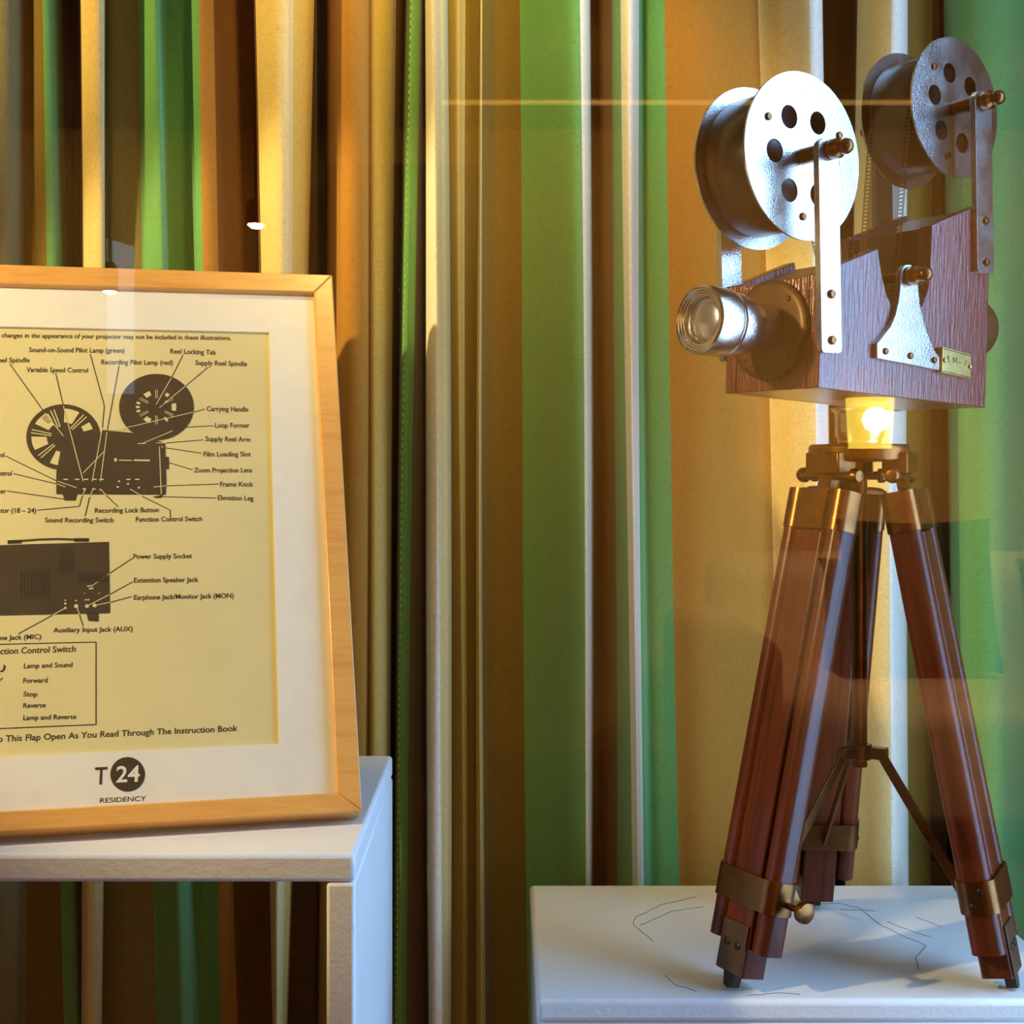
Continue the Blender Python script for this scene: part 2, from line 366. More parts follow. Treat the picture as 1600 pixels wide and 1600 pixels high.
# ------------------------------------------------------------------ framed poster
ya, le = math.radians(12.5), math.radians(30.5)
e = Vector((math.cos(ya), math.sin(ya), 0)); b = Vector((-math.sin(ya), math.cos(ya), 0))
v = b*math.sin(le)+Vector((0, 0, math.cos(le))); w = e.cross(v)
BR = Vector((-.12537, 1.14495, H-.3102))
FM = Matrix(((e.x, v.x, w.x, BR.x), (e.y, v.y, w.y, BR.y), (e.z, v.z, w.z, BR.z), (0, 0, 0, 1)))
FI = FM.inverted()
def fuv(px, py, off=0):
    o = FI @ Vector((0, 0, H)); d = FI.to_3x3() @ Vector(((px-CX)/F, 1, -(py-CY)/F))
    k = (off-o.z)/d.z; q = o+d*k; return Vector((q.x, q.y))
fr = thing('picture_frame', 'framed instruction sheet poster with a film projector diagram, leaning on the hollow white box', 'picture', FM)
FH = .6085; FW = -2*fuv(190, 1215, -.01).x
fw = .0215; fd = .024
bm = NB()
outer = [(0, 0), (0, FH), (-FW, FH), (-FW, 0)]; inner = [(-fw, .0178), (-fw, FH-.026), (-FW+fw, FH-.026), (-FW+fw, .0178)]
for nm, q in (('frame_rail', (0, 3)), ('frame_stile', (0, 1)), ('frame_rail', (1, 2)), ('frame_stile', (2, 3))):
    i, j = q; bm = NB(); prism(bm, [outer[i], outer[j], inner[j], inner[i]], -fd, 0)
    finish(nm, bm, M['framewood'], fr, bevel=.0016)
finish('backing_board', bx((-FW/2, FH/2, -.021), (FW-.012, FH-.012, .004)), M['darkwood'], fr, smooth=False)
finish('glazing', bx((-FW/2, FH/2, -.0045), (FW-2*fw+.004, FH-2*fw+.009, .0015)), M['picglass'], fr, smooth=False)
PO = -.0095
a1, a2 = fuv(414, 521, PO), fuv(444, 1163, PO); pu1 = (a1.x+a2.x)/2; pv1, pv0 = a1.y, a2.y; pu0 = -FW-pu1-.014
prt = NB()
prism(prt, [(-.008, .008), (-.008, FH-.008), (-FW+.008, FH-.008), (-FW+.008, .008)], -.011, -.007, I4, [[(pu1, pv0), (pu1, pv1), (pu0, pv1), (pu0, pv0)]])
matb = finish('mat_board', prt, M['mat'], fr, smooth=False)
page = finish('instruction_page', bx(((pu0+pu1)/2, (pv0+pv1)/2, PO-.001), (pu1-pu0+.004, pv1-pv0+.004, .0012)), M['paper'], fr, smooth=False)
Z1 = PO-.0004+.00025
def flat(bm, px, z):
    vs = [bm.verts.new((*fuv(x, y, PO), z)) for x, y in px]
    if len(vs) > 2: bm.faces.new(vs)
def line(bm, px, z, wd=.0009):
    P = [fuv(x, y, PO) for x, y in px]
    for A, B in zip(P, P[1:]):
        d = (B-A).normalized(); n = Vector((-d.y, d.x))*wd/2
        bm.faces.new([bm.verts.new((*q, z)) for q in (A-n, B-n, B+n, A+n)])
def ell(bm, cx, cy, rx, ry, z, n=40): flat(bm, [(cx+rx*math.cos(2*PI*i/n), cy+ry*math.sin(2*PI*i/n)) for i in range(n)], z)
def text(bm, s, xl, xr, yl, yr, cap, z, bold=.012, off=PO):
    cu = bpy.data.curves.new('t', 'FONT'); cu.body = s; cu.size = 1; cu.offset = bold; cu.resolution_u = 3
    o = bpy.data.objects.new('t', cu); COL.objects.link(o)
    bpy.context.view_layer.update()
    me = o.evaluated_get(bpy.context.evaluated_depsgraph_get()).to_mesh()
    xs = [q.co.x for q in me.vertices]; x0, x1 = min(xs), max(xs)
    A, B = fuv(xl, yl, off), fuv(xr, yr, off); d = (B-A)/(x1-x0); up = (fuv(xl, yl-cap, off)-A)
    up = Vector((-d.y, d.x)).normalized()*up.length/.70
    n0 = [bm.verts.new((*(A+d*(q.co.x-x0)+up*q.co.y), z)) for q in me.vertices]
    for f in me.polygons:
        try: bm.faces.new([n0[i] for i in f.vertices])
        except ValueError: pass
    bpy.data.objects.remove(o); bpy.data.curves.remove(cu)
tx = NB()
for s, xl, xr, yl, yr, cap in (
    ('changes in the appearance of your projector may not be included in these illustrations.', 2, 361, 527, 531, 6.5),
    ('Sound-on-Sound Pilot Lamp (green)', 45, 194, 550, 551, 7), ('Reel Spindle', -9, 46, 566, 566, 7), ('Variable Speed Control', 41, 137, 581, 582, 7),
    ('Recording Pilot Lamp (red)', 158, 270, 569, 570, 7), ('Reel Locking Tab', 266, 337, 552, 554, 7), ('Supply Reel Spindle', 305, 386, 570, 572, 7),
    ('Carrying Handle', 323, 388, 642, 643, 7), ('Loop Former', 336, 390, 668, 668, 7), ('Supply Reel Arm', 321, 391, 689, 690, 7),
    ('Film Loading Slot', 318, 392, 713, 713, 7), ('Zoom Projection Lens', 303, 394, 738, 738, 7), ('Frame Knob', 344, 395, 760, 760, 7),
    ('Elevation Leg', 340, 396, 781, 782, 7), ('Function Control Switch', 212, 316, 815, 814, 7), ('Recording Lock Button', 148, 248, 801, 800, 7),
    ('Sound Recording Switch', 70, 177, 816, 816, 7), ('tor (18 – 24)', 0, 56, 801, 801, 7), ('ol', 0, 6, 714, 714, 7), ('ntrol', 0, 18, 743, 743, 7), ('er', 0, 9, 771, 771, 7),
    ('Power Supply Socket', 208, 300, 873, 872, 7), ('Extention Speaker Jack', 209, 310, 910, 909, 7), ('Earphone Jack/Monitor Jack (MON)', 209, 365, 937, 934, 7),
    ('Auxiliary Input Jack (AUX)', 83, 207, 988, 986, 7), ('ne Jack (MIC)', 0, 64, 1000, 998, 7), ('ction Control Switch', 0, 118, 1022, 1018, 9),
    ('Lamp and Sound', 37, 113, 1044, 1042, 7), ('Forward', 36, 74, 1067, 1066, 7), ('Stop', 36, 58, 1088, 1088, 7), ('Reverse', 36, 71, 1106, 1105, 7), ('Lamp and Reverse', 36, 119, 1125, 1123, 7),
    ('o This Flap Open As You Read Through The Instruction Book', -4, 371, 1159, 1142, 9)):
    text(tx, s, xl, xr, yl, yr, cap*1.08, Z1, .014 if cap < 9 else .010)
text(tx, '\u266a', 0, 9, 1050, 1050, 13, Z1, .01)
finish('printed_text', tx, M['ink'], page, smooth=False)
dr = NB()
for px in ([(141, 553), (163, 634), (160, 668)], [(87, 583), (99, 634)], [(186, 571), (167, 675)], [(15, 568), (70, 645)], [(286, 554), (268, 590)], [(326, 573), (290, 603)],
           [(320, 639), (302, 644)], [(334, 665), (281, 668), (270, 673)], [(318, 687), (259, 692)], [(315, 708), (255, 699)], [(301, 734), (265, 723)], [(342, 756), (260, 759)],
           [(337, 778), (254, 776)], [(266, 809), (266, 797), (222, 775)], [(185, 792), (166, 774)], [(133, 806), (140, 777)], [(58, 797), (124, 791), (129, 774)], [(8, 712), (90, 752)],
           [(21, 740), (89, 756)], [(11, 767), (103, 780)], [(207, 872), (171, 896)], [(207, 909), (171, 929)], [(206, 932), (172, 941)], [(130, 978), (124, 960)], [(29, 990), (82, 961)],
           [(-20, 1007), (150, 1003), (150, 1132), (-20, 1139)], [(0, 1063), (4, 1059)]):
    line(dr, px, Z1)
finish('leader_lines', dr, M['ink'], page, smooth=False)
dk = NB(); Za = Z1+.0001
ell(dk, 99, 683, 58, 51.5, Za); ell(dk, 244.5, 636, 58.5, 52, Za)
flat(dk, [(88, 735), (88, 772), (259, 773), (260, 755), (258, 692), (246, 688), (205, 676), (160, 672), (150, 690)], Za+.00003)
flat(dk, [(258, 713), (264, 714), (264, 733), (258, 733)], Za); flat(dk, [(98, 772), (121, 772), (118, 782), (101, 782)], Za); flat(dk, [(238, 776), (255, 773), (252, 778), (244, 778)], Za)
flat(dk, [(-60, 853.5), (170, 846.5), (172, 958), (-60, 963)], Za); flat(dk, [(135, 957), (154, 957), (154, 971), (138, 970)], Za)
line(dk, [(12, 847), (34, 845), (60, 843), (90, 842), (116, 843), (139, 844)], Za, .0022); line(dk, [(12, 847), (34, 846)], Za, .004); line(dk, [(116, 843.5), (139, 843.5)], Za, .004)
finish('projector_drawing', dk, M['photoink'], page, smooth=False)
lt = NB(); Zb = Za+.0001
def wedge(cx, cy, r0, r1, a0, a1, ry=.89):
    n = 6; P = [(cx+r1*math.cos(a0+(a1-a0)*i/n), cy-ry*r1*math.sin(a0+(a1-a0)*i/n)) for i in range(n+1)]
    P += [(cx+r0*math.cos(a1-(a1-a0)*i/n), cy-ry*r0*math.sin(a1-(a1-a0)*i/n)) for i in range(n+1)]
    flat(lt, P, Zb)
D = math.radians
for a in (78, 142, 197, 250): wedge(99, 683, 26, 50, D(a-18 if a != 250 else a-5), D(a+10))
for a in (25, 128): wedge(99, 683, 33, 48, D(a-8), D(a+8))
for a in (48, 110, 168, 223):
    for da in (-3.2, 3.2):
        line(lt, [(99+19*math.cos(D(a+da*1.6)), 683-17*math.sin(D(a+da*1.6))), (99+51*math.cos(D(a+da)), 683-45*math.sin(D(a+da)))], Zb, .0011)
for a, r0, r1, hw in ((0, 24, 31, 13), (122, 22, 30, 11), (238, 22, 30, 11), (52, 24, 30, 6), (180, 26, 32, 3.5), (194, 26, 32, 3.5), (166, 26, 32, 3.5), (305, 22, 30, 4)): wedge(244.5, 636, r0, r1, D(a-hw), D(a+hw))
for a in (30, 90, 150, 210, 270, 330):
    for da in (-3, 3): line(lt, [(244.5+15*math.cos(D(a+da*1.5)), 636-13.5*math.sin(D(a+da*1.5))), (244.5+30*math.cos(D(a+da)), 636-27*math.sin(D(a+da)))], Zb, .0006)
for px in ([(160, 668), (144, 752)], [(99, 634), (130, 752)], [(167, 675), (157, 752)], [(70, 645), (99, 681)], [(268, 590), (244, 632)], [(290, 603), (249, 637)], [(302, 644), (185, 671)], [(160, 671.5), (202, 671.5)],
           [(270, 673), (222, 693)], [(259, 692), (244, 692)], [(255, 699), (252, 698)], [(260, 759), (240, 761)], [(222, 775), (203, 764)], [(166, 774), (157, 764)], [(140, 777), (145, 765), (150, 764)], [(129, 774), (134, 763)],
           [(90, 752), (120, 762)], [(89, 756), (102, 761)], [(171, 896), (143, 916)], [(171, 929), (136, 947)], [(172, 941), (148, 946)], [(124, 960), (120, 948)], [(82, 961), (102, 950)], [(249, 698), (252, 772)], [(130, 739), (163, 705)], [(215, 693), (228, 693)]):
    line(lt, px, Zb, .0008)
for x in (99, 117, 131, 144, 155, 197, 211): line(lt, [(x, 749), (x+7, 749)], Zb, .0012)
for x, y in ((184, 761), (186, 752), (200, 756), (217, 762), (131, 764), (146, 764), (157, 765)): ell(lt, x, y, 2, 1.4, Zb, 8)
line(lt, [(186, 719), (206, 719.5)], Zb, .0011); line(lt, [(209, 719), (234, 719.5)], Zb, .0018); flat(lt, [(178.5, 716), (182.5, 716), (182.5, 721), (178.5, 721)], Zb)
for x, y, r in ((102, 950, 2.2), (119, 947, 3.4), (136, 947, 3.2), (148, 946, 3.4), (102, 943, 1.8), (102, 938, 1.4), (119, 938.5, 1.4)): ell(lt, x, y, r, r*.9, Zb, 12)
line(lt, [(132, 937.5), (140, 937)], Zb, .001); line(lt, [(136, 916), (145, 915)], Zb, .0012); line(lt, [(139, 920), (146, 919)], Zb, .0014); ell(lt, 132, 927, 1, 1, Zb, 6); ell(lt, 155, 927, 1, 1, Zb, 6)
tag(finish('drawing_highlights', lt, M['paper'], page, smooth=False), 'pale lines and openings in the dark drawing')
gr = NB()
for k in range(9): flat(gr, [(32+k*5.4, 891), (35+k*5.4, 891), (35+k*5.4, 935), (32+k*5.4, 935)], Zb)
for k in range(6): flat(gr, [(93+k*4, 854), (95.4+k*4, 854), (95.4+k*4, 894), (93+k*4, 895)], Zb)
flat(gr, [(122, 896), (168, 893), (168, 909), (122, 911)], Zb)
finish('drawing_grilles', gr, M['ink'], page, smooth=False)
# logo printed on the mat board
MO = -.007; lg = NB(); zl = MO+.00025
def mell(bm, cx, cy, rx, ry, z, n=48): bm.faces.new([bm.verts.new((*fuv(cx+rx*math.cos(2*PI*i/n), cy+ry*math.sin(2*PI*i/n), MO), z)) for i in range(n)])
mell(lg, 199.5, 1210, 27, 27, zl)
text(lg, 'T', 147.5, 167, 1226, 1225, 27, zl, .01, MO); text(lg, 'RESIDENCY', 156, 228, 1254.5, 1251, 7.5, zl, .004, MO)
lo = finish('logo', lg, M['logoink'], matb, smooth=False)
lg = NB(); text(lg, '24', 181, 218, 1222.5, 1221, 25, zl+.0002, .016, MO)
finish('logo_numeral', lg, M['mat'], matb, smooth=False)
# easel leg behind
q0 = Vector((-FW/2, FH*.62, -fd)); wp = FM @ q0; foot = Vector((wp.x-.03, 1.405, ZT+.004))
bm = NB(); tube(bm, [FI @ wp, FI @ foot], .006, 8); finish('easel_strut', bm, M['darkwood'], fr)

def screw(name, parent, p, d, r, h, m='bronze'):
    bm = NB(); T = axisT(p, d); lathe(bm, [(r, -.0005), (r, h*.45), (r*.75, h*.85), (0, h)], 16, T)
    return finish(name, bm, M[m], parent)
# ------------------------------------------------------------------ tripod
TC = Vector((.402, 1.441, ZR))
tp = thing('tripod', 'dark mahogany tripod with brass fittings standing on the white plinth', 'tripod', Matrix.Translation(TC))
fc = Vector((-.012, 0, 0)); HZ = .552
for ang in (211.2, 328.8, 90):
    r = Vector((math.cos(D(ang)), math.sin(D(ang)), 0)); f = fc+r*.165; hp = r*.045+Vector((0, 0, HZ))
    u = (hp-f).normalized(); tt = Vector((-r.y, r.x, 0)); tt = (tt-u*tt.dot(u)).normalized(); n = u.cross(tt)*-1
    if n.dot(r) < 0: n = -n
    T = Matrix(((tt.x, n.x, u.x, f.x), (tt.y, n.y, u.y, f.y), (tt.z, n.z, u.z, f.z), (0, 0, 0, 1)))
    L = (hp-f).length
    lp = thing('leg', None, None, T); lp.parent = tp; lp.matrix_parent_inverse = I4
    lp.matrix_local = T
    bm = NB(); prism(bm, rrect(.041, .032, .003), .016, L-.075, I4)
    plank = finish('extension_plank', bm, M['legwood'], lp)
    for s in (-1, 1):
        bm = NB(); prism(bm, rrect(.0225, .034, .0105, 6, s*.0327, 0), .046, L-.03, I4); finish('side_strip', bm, M['legwood'], lp)
    bm = NB()
    for s in (-1, 1): prism(bm, rrect(.0275, .0375, .0125, 6, s*.0315, 0), L-.072, L-.028, I4, [rrect(.0252, .0342, .0106, 6, s*.0315, 0)])
    box(bm, (0, .0175, L-.05), (.04, .002, .044)); box(bm, (0, -.0175, L-.05), (.04, .002, .044))
    finish('collar', bm, M['bronze'], lp)
    bm = NB(); prism(bm, rrect(.093, .042, .016, 7), .088, .122, I4, [rrect(.0895, .0385, .0145, 7)])
    cl = finish('clamp_band', bm, M['bronze'], lp)
    bm = NB(); lathe(bm, [(.0035, .0455), (.0035, .062), (.006, .0625), (.0105, .064), (.0115, .068), (.0105, .072), (.004, .0735), (0, .0735)], 24, Matrix.Translation((0, -.006, .1)) @ Matrix.Rotation(PI/2, 4, 'Y'))
    finish('thumb_screw', bm, M['bronze'], cl)
    screw('rivet', cl, (-.0463, .006, .112), (-1, 0, 0), .0035, .002, 'darkmetal'); screw('rivet', cl, (-.0463, -.004, .097), (-1, 0, 0), .0035, .002, 'darkmetal')
    bm = NB(); box(bm, (0, .0172, .043), (.038, .0028, .052)); fp = finish('foot_plate', bm, M['gunmetal'], lp, bevel=.0008)
    for s in (-1, 1): screw('screw', fp, (s*.008, .0186, .046), (0, 1, 0), .0042, .0018, 'darkmetal')
    bm = NB(); prism(bm, [(-.009, .018), (.009, .018), (.006, .002), (0, .0005), (-.006, .002)], .004, .0155, Matrix(((1, 0, 0, 0), (0, 0, 1, 0), (0, 1, 0, 0), (0, 0, 0, 1))))
    prism(bm, [(-.014, .012), (.0, .018), (-.012, .018)], -.004, .004, Matrix(((0, 0, 1, 0), (1, 0, 0, -.004), (0, 1, 0, 0), (0, 0, 0, 1))))
    finish('spike', bm, M['darkmetal'], lp)
    bm = NB(); prism(bm, rrect(.020, .03, .009, 5, 0, 0), -.005, .005, Matrix.Translation((0, 0, L-.018)) @ Matrix.Rotation(PI/2, 4, 'X') )
    hl = finish('hinge_lug', bm, M['bronze'], lp)
    bm = NB(); lathe(bm, [(0, -.046), (.006, -.045), (.0085, -.041), (.0085, -.036), (.005, -.034), (.005, .034), (.0085, .036), (.0085, .041), (.006, .045), (0, .046)], 20, Matrix.Translation((0, 0, L-.01)) @ Matrix.Rotation(PI/2, 4, 'Y'))
    finish('hinge_bolt', bm, M['bronze'], lp)
    # brace from the hub to the clamp
    A = Vector((r.x*.024, r.y*.024, .231)); B = T @ Vector((0, -.025, .104)); d = (B-A); Lb = d.length; d.normalize()
    sd = Vector((-r.y, r.x, 0)); nn = d.cross(sd)
    TB = Matrix(((sd.x, nn.x, d.x, A.x), (sd.y, nn.y, d.y, A.y), (sd.z, nn.z, d.z, A.z), (0, 0, 0, 1)))
    finish('brace', bx((0, 0, Lb/2), (.0035, .011, Lb+.008), TB), M['bronze'], tp, bevel=.0008)
bm = NB(); lathe(bm, [(.0085, .215), (.0085, .56)], 24); finish('centre_column', bm, M['bronze'], tp)
bm = NB(); lathe(bm, [(.004, .2225), (.0135, .2235), (.0135, .2405), (.004, .2415)], 28)
for ang in (211.2, 328.8, 90):
    r = Vector((math.cos(D(ang)), math.sin(D(ang)))); box(bm, (.018, 0, .232), (.026, .013, .013), Matrix.Rotation(D(ang), 4, 'Z'))
finish('brace_hub', bm, M['bronze'], tp, bevel=.001)
bm = NB(); lathe(bm, [(0, .5575), (.05, .5575), (.056, .559), (.056, .575), (.053, .577), (0, .577)], 48)
for ang in (211.2, 328.8, 90):
    box(bm, (.045, 0, .556), (.028, .05, .024), Matrix.Rotation(D(ang), 4, 'Z'))
finish('head_plate', bm, M['bronze'], tp, bevel=.002)
bm = NB(); lathe(bm, [(0, .577), (.022, .577), (.024, .579), (.024, .583), (.027, .587), (.027, .612), (.030, .615), (.031, .6175), (0, .6175)], 40)
tag(finish('mounting_post', bm, M['nickel'], tp), 'nickel mounting post')

# ------------------------------------------------------------------ film projector
PT = Matrix.Translation((.40, 1.44, H+.071)) @ Euler((0, D(2.7), math.atan2(.579, .815))).to_matrix().to_4x4()
pj = thing('film_projector', 'wooden cased antique film projector with two metal reels on top of the tripod', 'film projector', PT)
L, Wd = .286, .1314; hw = Wd/2
TS = Matrix(((1, 0, 0, 0), (0, 0, 1, 0), (0, 1, 0, 0), (0, 0, 0, 1)))       # shape in x-z, depth along y
def top(x): return .1834+.42*(x-.0)*1.0 if False else .1796+.4285*x
side = [(-.143, 0), (.143, 0), (.143, top(.143)), (.034, top(.034))]
side += [(.0345, .165), (.0345, .14), (.031, .122), (.024, .106), (.013, .0935), (0, .088), (-.014, .089), (-.027, .0955), (-.038, .107), (-.046, .124), (-.052, .142), (-.0555, top(-.0555)), (-.143, top(-.143))]
for s in (-1, 1):
    bm = NB(); y0 = s*hw; y1 = s*(hw-.016); prism(bm, side, min(y0, y1), max(y0, y1), TS)
    finish('side_panel', bm, M['bodywood'], pj, bevel=.0012, ang=30)
iw = Wd-.032
finish('front_panel', bx((-.135, 0, .0585), (.0158, iw, .117)), M['bodywood'], pj, bevel=.001)
finish('rear_panel', bx((.135, 0, .115), (.0158, iw, .229)), M['bodywood'], pj, bevel=.001)
finish('base_board', bx((0, 0, .0101), (.254, iw, .02)), M['bodywood'], pj)
bm = NB(); prism(bm, [(-.127, .02), (-.06, .02), (-.06, .146), (-.127, .117)], -iw/2, iw/2, TS); prism(bm, [(.04, .02), (.127, .02), (.127, .229), (.04, .194)], -iw/2, iw/2, TS)
finish('inner_block', bm, M['darkwood'], pj)
# lens, turned about the forward axis
TL = Matrix.Translation((-.143, 0, .064)) @ Matrix.Rotation(-PI/2, 4, 'Y')
bm = NB(); lathe(bm, [(0, 0), (.052, 0), (.053, .002), (.053, .006), (.050, .008), (.046, .0085), (.030, .0085), (0, .0085)], 64, TL)
fl = finish('lens_flange', bm, M['gunmetal'], pj)
for k in range(4): a = PI/4+k*PI/2; screw('screw', fl, TL @ Vector((.042*math.cos(a), .042*math.sin(a), .0082)), (-1, 0, 0), .003, .002)
bm = NB(); lathe(bm, [(.026, .008), (.026, .034), (.0265, .036), (.0285, .040), (.033, .057), (.0335, .070), (.0318, .0715), (.0318, .0735), (.0345, .075), (.0356, .079), (.0356, .102), (.0348, .106), (.0325, .1075),
                          (.0315, .106), (.0300, .106), (.029, .1045), (.0275, .1045), (.0265, .103), (.0250, .103), (.0240, .100), (.0235, .096), (0, .096)], 72, TL)
ln = finish('lens_barrel', bm, M['nickel'], pj, ang=25)
bm = NB(); lathe(bm, [(.0236, .096), (.022, .0975), (.017, .099), (.010, .1), (0, .1003)], 48, TL)
finish('lens_glass', bm, M['lens'], ln)
# lamp house dome at the rear
bm = NB(); lathe(bm, [(0, 0), (.040, 0), (.040, .045), (.039, .058), (.035, .068), (.027, .076), (.015, .081), (0, .082)], 56, Matrix.Translation((.143, 0, .102)) @ Matrix.Rotation(PI/2, 4, 'Y'))
finish('lamp_housing', bm, M['gunmetal'], pj)
# reels, hung between pairs of flat arms
def reel(cx, cz, rot, R, rf):
    rr = thing('reel', None, None); rr.parent = pj; rr.matrix_local = Matrix.Translation((cx, 0, cz))
    holes = [circ(.5*R*math.cos(rot+k*PI/3), .5*R*math.sin(rot+k*PI/3), .14*R, 20) for k in range(6)]
    for s, y0 in ((-1, -.036), (1, .034)):
        bm = NB(); prism(bm, circ(0, 0, R, 80), y0-.0012, y0+.0012, TS, holes); fl = finish('reel_flange', bm, M['nickel'], rr, ang=30)
        for k in range(3):
            a = rot+D(88)+k*2*PI/3; screw('screw', fl, (.72*R*math.cos(a), y0+s*.0011, .72*R*math.sin(a)), (0, s, 0), .0042, .003)
    bm = NB(); lathe(bm, [(0, -.006), (rf-.012, -.006), (rf-.012, -.0335), (rf-.0006, -.0335), (rf, -.0325), (rf, .0315), (rf-.0006, .0325), (rf-.012, .0325), (rf-.012, .006), (0, .006)], 64, Matrix.Rotation(PI/2, 4, 'X'))
    finish('wound_film', bm, M['filmroll'], rr)
    bm = NB(); lathe(bm, [(0, -.078), (.0055, -.078), (.0055, .078), (0, .078)], 24, Matrix.Rotation(PI/2, 4, 'X')); lathe(bm, [(.0085, .036), (.0085, .0655)], 24, Matrix.Rotation(PI/2, 4, 'X'))
    finish('spindle', bm, M['bronze'], rr)
    return rr
def knob(name, parent, T):
    bm = NB(); lathe(bm, [(r_, z_*.78) for r_, z_ in [(0, 0), (.0095, 0), (.0105, .002), (.0105, .012), (.0085, .0145), (.0068, .0165), (.0078, .0195), (.0082, .025), (.0065, .030), (.003, .033), (0, .0335)]], 28, T)
    return finish(name, bm, M['bronze'], parent)
TO = Matrix.Rotation(PI/2, 4, 'X')                  # z axis to -y, towards the viewer
def arm(xc, zt, zb_, lean, s, flush):
    Ln = zt-zb_; y0, y1 = (s*hw, s*(hw+.007))
    T = Matrix.Translation((xc, 0, zb_)) @ Matrix.Rotation(-lean, 4, 'Y')
    w2 = .0155; pts = rrect(2*w2, .02, .005, 4, 0, .01)
    pts = [(-w2+.005-.005*math.cos(a), .005-.005*math.sin(a)) for a in [k*PI/8 for k in range(5)]]+[(w2-.005+.005*math.sin(a), .005-.005*math.cos(a)) for a in [k*PI/8 for k in range(5)]]
    pts += [(w2*math.cos(a), Ln-w2+w2*math.sin(a)*.75) for a in [k*PI/12 for k in range(13)]]
    bm = NB(); prism(bm, pts, min(y0, y1), max(y0, y1), T @ TS)
    a = finish('reel_arm', bm, M['nickel'], pj, bevel=.0012, ang=30)
    for z in (.013, .060): screw('screw', a, T @ Vector((0, s*(hw+.0068), z)), (0, s, 0), .0048, .004)
    return a, T
lean = .072
for xb, zb_, zt, rx, rz, rot, R_, rf in ((-.1317, .036, .259, -.1435, .243, D(63), .0875, .074), (.1265, .152, .364, .1115, .347, D(50), .081, .067)):
    reel(rx, rz, rot, R_, rf)
    for s in (-1, 1):
        a, T = arm(xb, zt, zb_, lean, s, True)
        if s < 0: knob('acorn_knob', a, Matrix.Translation((rx+.001, -(hw+.007), rz)) @ TO)
        else: knob('acorn_knob', a, Matrix.Translation((rx+.001, hw+.007, rz)) @ Matrix.Rotation(-PI/2, 4, 'X'))
# bell shaped bracket over the notch
br = [(-.059, .038), (.049, .0335), (.049, .047), (.038, .056), (.026, .071), (.0165, .0868), (.010, .103), (.0065, .1205), (.0055, .130), (.004, .138), (-.002, .1432), (-.010, .1445), (-.018, .142), (-.0225, .136), (-.0245, .128), (-.0245, .118), (-.0265, .103), (-.031, .087), (-.038, .074), (-.049, .063), (-.0605, .053)]
bm = NB(); prism(bm, br, -hw-.006, -hw+.0005, TS); bk = finish('bell_bracket', bm, M['nickel'], pj, bevel=.0008, ang=30)
for x, z in ((-.046, .0464), (-.004, .0456), (.037, .0447)): screw('screw', bk, (x, -hw-.0058, z), (0, -1, 0), .0038, .003)
knob('acorn_knob', bk, Matrix.Translation((-.0075, -hw-.006, .1315)) @ TO)
bm = NB(); lathe(bm, [(0, 0), (.006, 0), (.006, .09), (0, .09)], 20, Matrix.Translation((-.0075, hw-.03, .1315)) @ TO); finish('roller_shaft', bm, M['bronze'], bk)
bm = NB(); prism(bm, [(.0485, .0325), (.1015, .0295), (.1015, .0575), (.0485, .0605)], -hw-.0085, -hw+.0005, TS)
pl = tag(finish('maker_plate', bm, M['brass'], pj, bevel=.0006), 'small engraved brass plate')
for x, z in ((.052, .046), (.098, .043)): screw('pin', pl, (x, -hw-.0084, z), (0, -1, 0), .0028, .003, 'brass')
bm = NB()
for a_, b_ in (((.0495, .0585), (.1005, .0555)), ((.0495, .034), (.1005, .031)), ((.056, .044), (.059, .052)), ((.059, .052), (.061, .044)), ((.068, .044), (.068, .051)), ((.068, .051), (.071, .046)), ((.071, .046), (.074, .051)), ((.074, .051), (.074, .044)), ((.078, .046), (.083, .046)), ((.089, .043), (.092, .050))):
    tube(bm, [(a_[0], -hw-.0085, a_[1]), (b_[0], -hw-.0085, b_[1])], .0004, 5)
finish('engraving', bm, M['darkmetal'], pl)
# film strips with sprocket holes
def film(name, path, wdt):
    pts = []
    for i in range(len(path)-1):
        A, B = Vector(path[i]), Vector(path[i+1]); n = max(1, int((B-A).length/.0022))
        pts += [A.lerp(B, k/n) for k in range(n)]
    pts.append(Vector(path[-1])); bm = NB()
    def strip(y0, y1, j0, j1):
        vs = [[bm.verts.new((pts[j].x, y*wdt, pts[j].y)) for y in (y0, y1)] for j in range(j0, j1+1)]
        for A, B in zip(vs, vs[1:]): bm.faces.new((A[0], A[1], B[1], B[0]))
    n = len(pts)-1
    strip(-.38, .38, 0, n)
    for sg in (-1, 1):
        strip(sg*.46, sg*.5, 0, n)
        for j in range(0, n-1, 2): strip(sg*.38, sg*.46, j, j+1)
    bmesh.ops.remove_doubles(bm, verts=bm.verts, dist=.00002)
    return finish(name, bm, M['film'], pj, smooth=False)
film('film_strip', [(.0435, .345), (.040, .32), (.0375, .29), (.035, .25), (.0325, .21), (.030, .18), (.027, .15), (.022, .125), (.015, .105)], .058)
film('film_strip', [(-.082, .25), (-.079, .235), (-.066, .205), (-.054, .18), (-.044, .155), (-.034, .13), (-.026, .11)], .058)

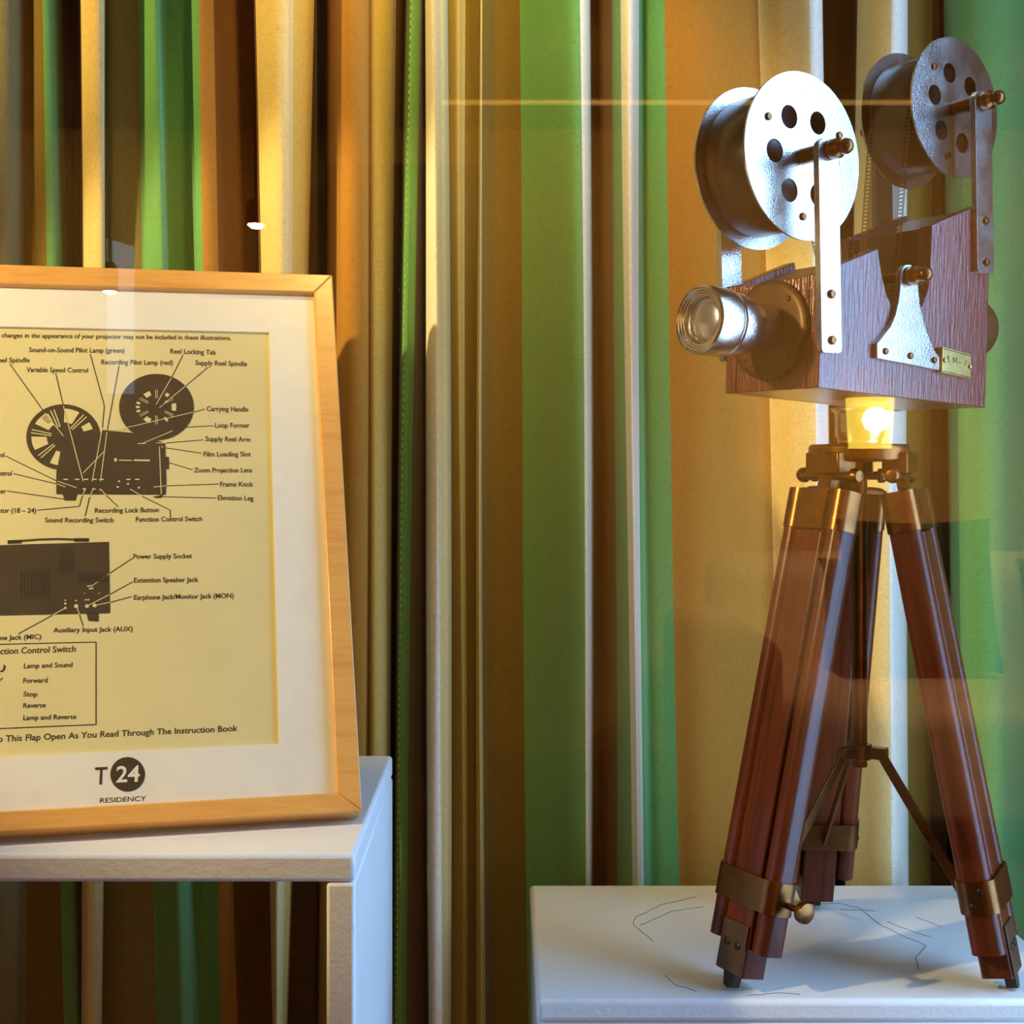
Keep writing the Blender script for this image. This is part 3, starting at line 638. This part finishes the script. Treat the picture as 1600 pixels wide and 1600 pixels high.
# ------------------------------------------------------------------ lobby furniture, seen reflected in the glass
ZV = 4.6
sx = mir(1372, 660, ZV-.12)
la = thing('wall_sconce', 'lit square glass wall lamp over the sofa, reflected under the projector', 'lamp', Matrix.Translation((sx.x, -3.70, sx.z)))
bm = NB(); lathe(bm, [(0, -.045), (.035, -.033), (.05, 0), (.035, .033), (0, .045)], 24, Matrix.Translation((0, .20, .01))); finish('bulb', bm, M['bulb'], la)
bm = NB(); lathe(bm, [(.075, -.09), (.085, .09)], 32, Matrix.Translation((0, .12, 0))); finish('lamp_shade', bm, M['shade'], la)
finish('wall_plate', bx((0, .012, -.02), (.06, .024, .12)), M['brass'], la)
bm = NB(); tube(bm, [(0, .02, -.05), (0, .12, -.09)], .008); finish('lamp_arm', bm, M['brass'], la)
def lamp_at(px, py, z, label, r):
    q = mir(px, py, z)
    o = thing('ceiling_lamp', label, 'lamp', Matrix.Translation(q))
    bm = NB(); lathe(bm, [(r*1.25, 0), (r*1.25, .05), (r*.8, .07), (r*.3, .075), (0, .075)], 28); finish('lamp_cap', bm, M['brass'], o)
    bm = NB(); lathe(bm, [(0, -r*.5), (r*.6, -r*.4), (r, -.002), (r*.9, .0), (0, .0)], 28); finish('bulb', bm, M['bulb'], o)
    bm = NB(); lathe(bm, [(.006, .07), (.006, max(.1, 2.28-q.z))], 10); finish('drop_rod', bm, M['brass'], o)
lamp_at(400, 351, 3.6, 'small bright hanging lamp reflected over the curtain above the poster', .024)
lamp_at(172, 455, 3.2, 'small hanging lamp reflected at the top rail of the poster frame', .016)
sf = thing('sofa', 'low beige cloth sofa in the lobby, reflected behind the tripod legs', 'sofa', Matrix.Translation((1.75, -2.75, 0)))
finish('backrest', bx((0, -.32, .44), (2.2, .24, .66)), M['leather'], sf, bevel=.08, seg=4)
finish('seat', bx((0, .0, .25), (2.2, .86, .34)), M['leather'], sf, bevel=.06, seg=4)
for s in (-1, 1): finish('armrest', bx((s*1.12, 0, .32), (.22, .88, .56)), M['leather'], sf, bevel=.07, seg=4)
for s in (-1, 1):
    for q in (-1, 1): finish('foot', bx((s*1.0, q*.34, .04), (.07, .07, .08)), M['darkwood'], sf)
def cushion(px, lab, m, size, tilt):
    bm = NB(); n = 10; g = [[[None]*2 for _ in range(n+1)] for _ in range(n+1)]
    for i in range(n+1):
        for j in range(n+1):
            a, c = 2*i/n-1, 2*j/n-1; t = (1-a**4)*(1-c**4)*.07+.004
            pin = 1-.12*(1-abs(a))*0
            for k, s in enumerate((-1, 1)): g[i][j][k] = bm.verts.new((a*size/2*(1-.06*(1-c*c)), s*t, c*size/2*(1-.06*(1-a*a))))
    for i in range(n):
        for j in range(n):
            for k in (0, 1): bm.faces.new((g[i][j][k], g[i+1][j][k], g[i+1][j+1][k], g[i][j+1][k]))
    for i in range(n):
        for a, c in (((i, 0), (i+1, 0)), ((i, n), (i+1, n)), ((0, i), (0, i+1)), ((n, i), (n, i+1))):
            bm.faces.new((g[a[0]][a[1]][0], g[c[0]][c[1]][0], g[c[0]][c[1]][1], g[a[0]][a[1]][1]))
    o = finish('cushion', bm, m, ang=80); q = mir(px, 800, 3.6)
    o.location = (q.x, -2.79, .432+size*.5); o.rotation_euler = (D(14), 0, 0); tag(o, lab, 'cushion')
cushion(1470, 'dark green cushion on the lobby sofa, left of the patterned one', M['cushion'], .46, 38)
cushion(1780, 'patterned pale cushion on the lobby sofa', M['cushion2'], .46, 12)
dw = mir(169, 480, 4.55)
o = NB(); prism(o, [(dw.x-.05, dw.z-.30), (dw.x+.05, dw.z-.30), (dw.x+.05, dw.z+.24), (dw.x-.05, dw.z+.27)], -3.72, -3.695, TS)
w3 = struct('window_3', o, M['dayglass'], smooth=False)
cl0, cl1 = mir(690, 160, 4.33), mir(1425, 160, 4.33)
struct('trim_1', bx(((cl0.x+cl1.x)/2, cl0.y, 2.272), (cl1.x-cl0.x, .02, .01)), M['cove'], smooth=False)
cb = mir(650, 265, 4.4); cb2 = mir(750, 265, 4.4)
cw = .52
ca = thing('cabinet', 'tall dark wooden cabinet in the lobby, reflected over the middle curtains', 'cabinet', Matrix.Translation((cb2.x-cw/2, -3.50, 0)))
finish('body', bx((0, 0, cb.z/2), (cw, .38, cb.z)), M['darkwood'], ca, bevel=.005)
for s in (-1, 1):
    d = finish('door', bx((s*cw/4, .2, cb.z/2), (cw/2-.012, .02, cb.z-.06)), M['darkwood'], ca, bevel=.004)
    bm = NB(); tube(bm, [(s*.03, .225, cb.z*.55), (s*.03, .225, cb.z*.55+.14)], .006); tag(finish('handle', bm, M['brass'], d), 'brass handle')
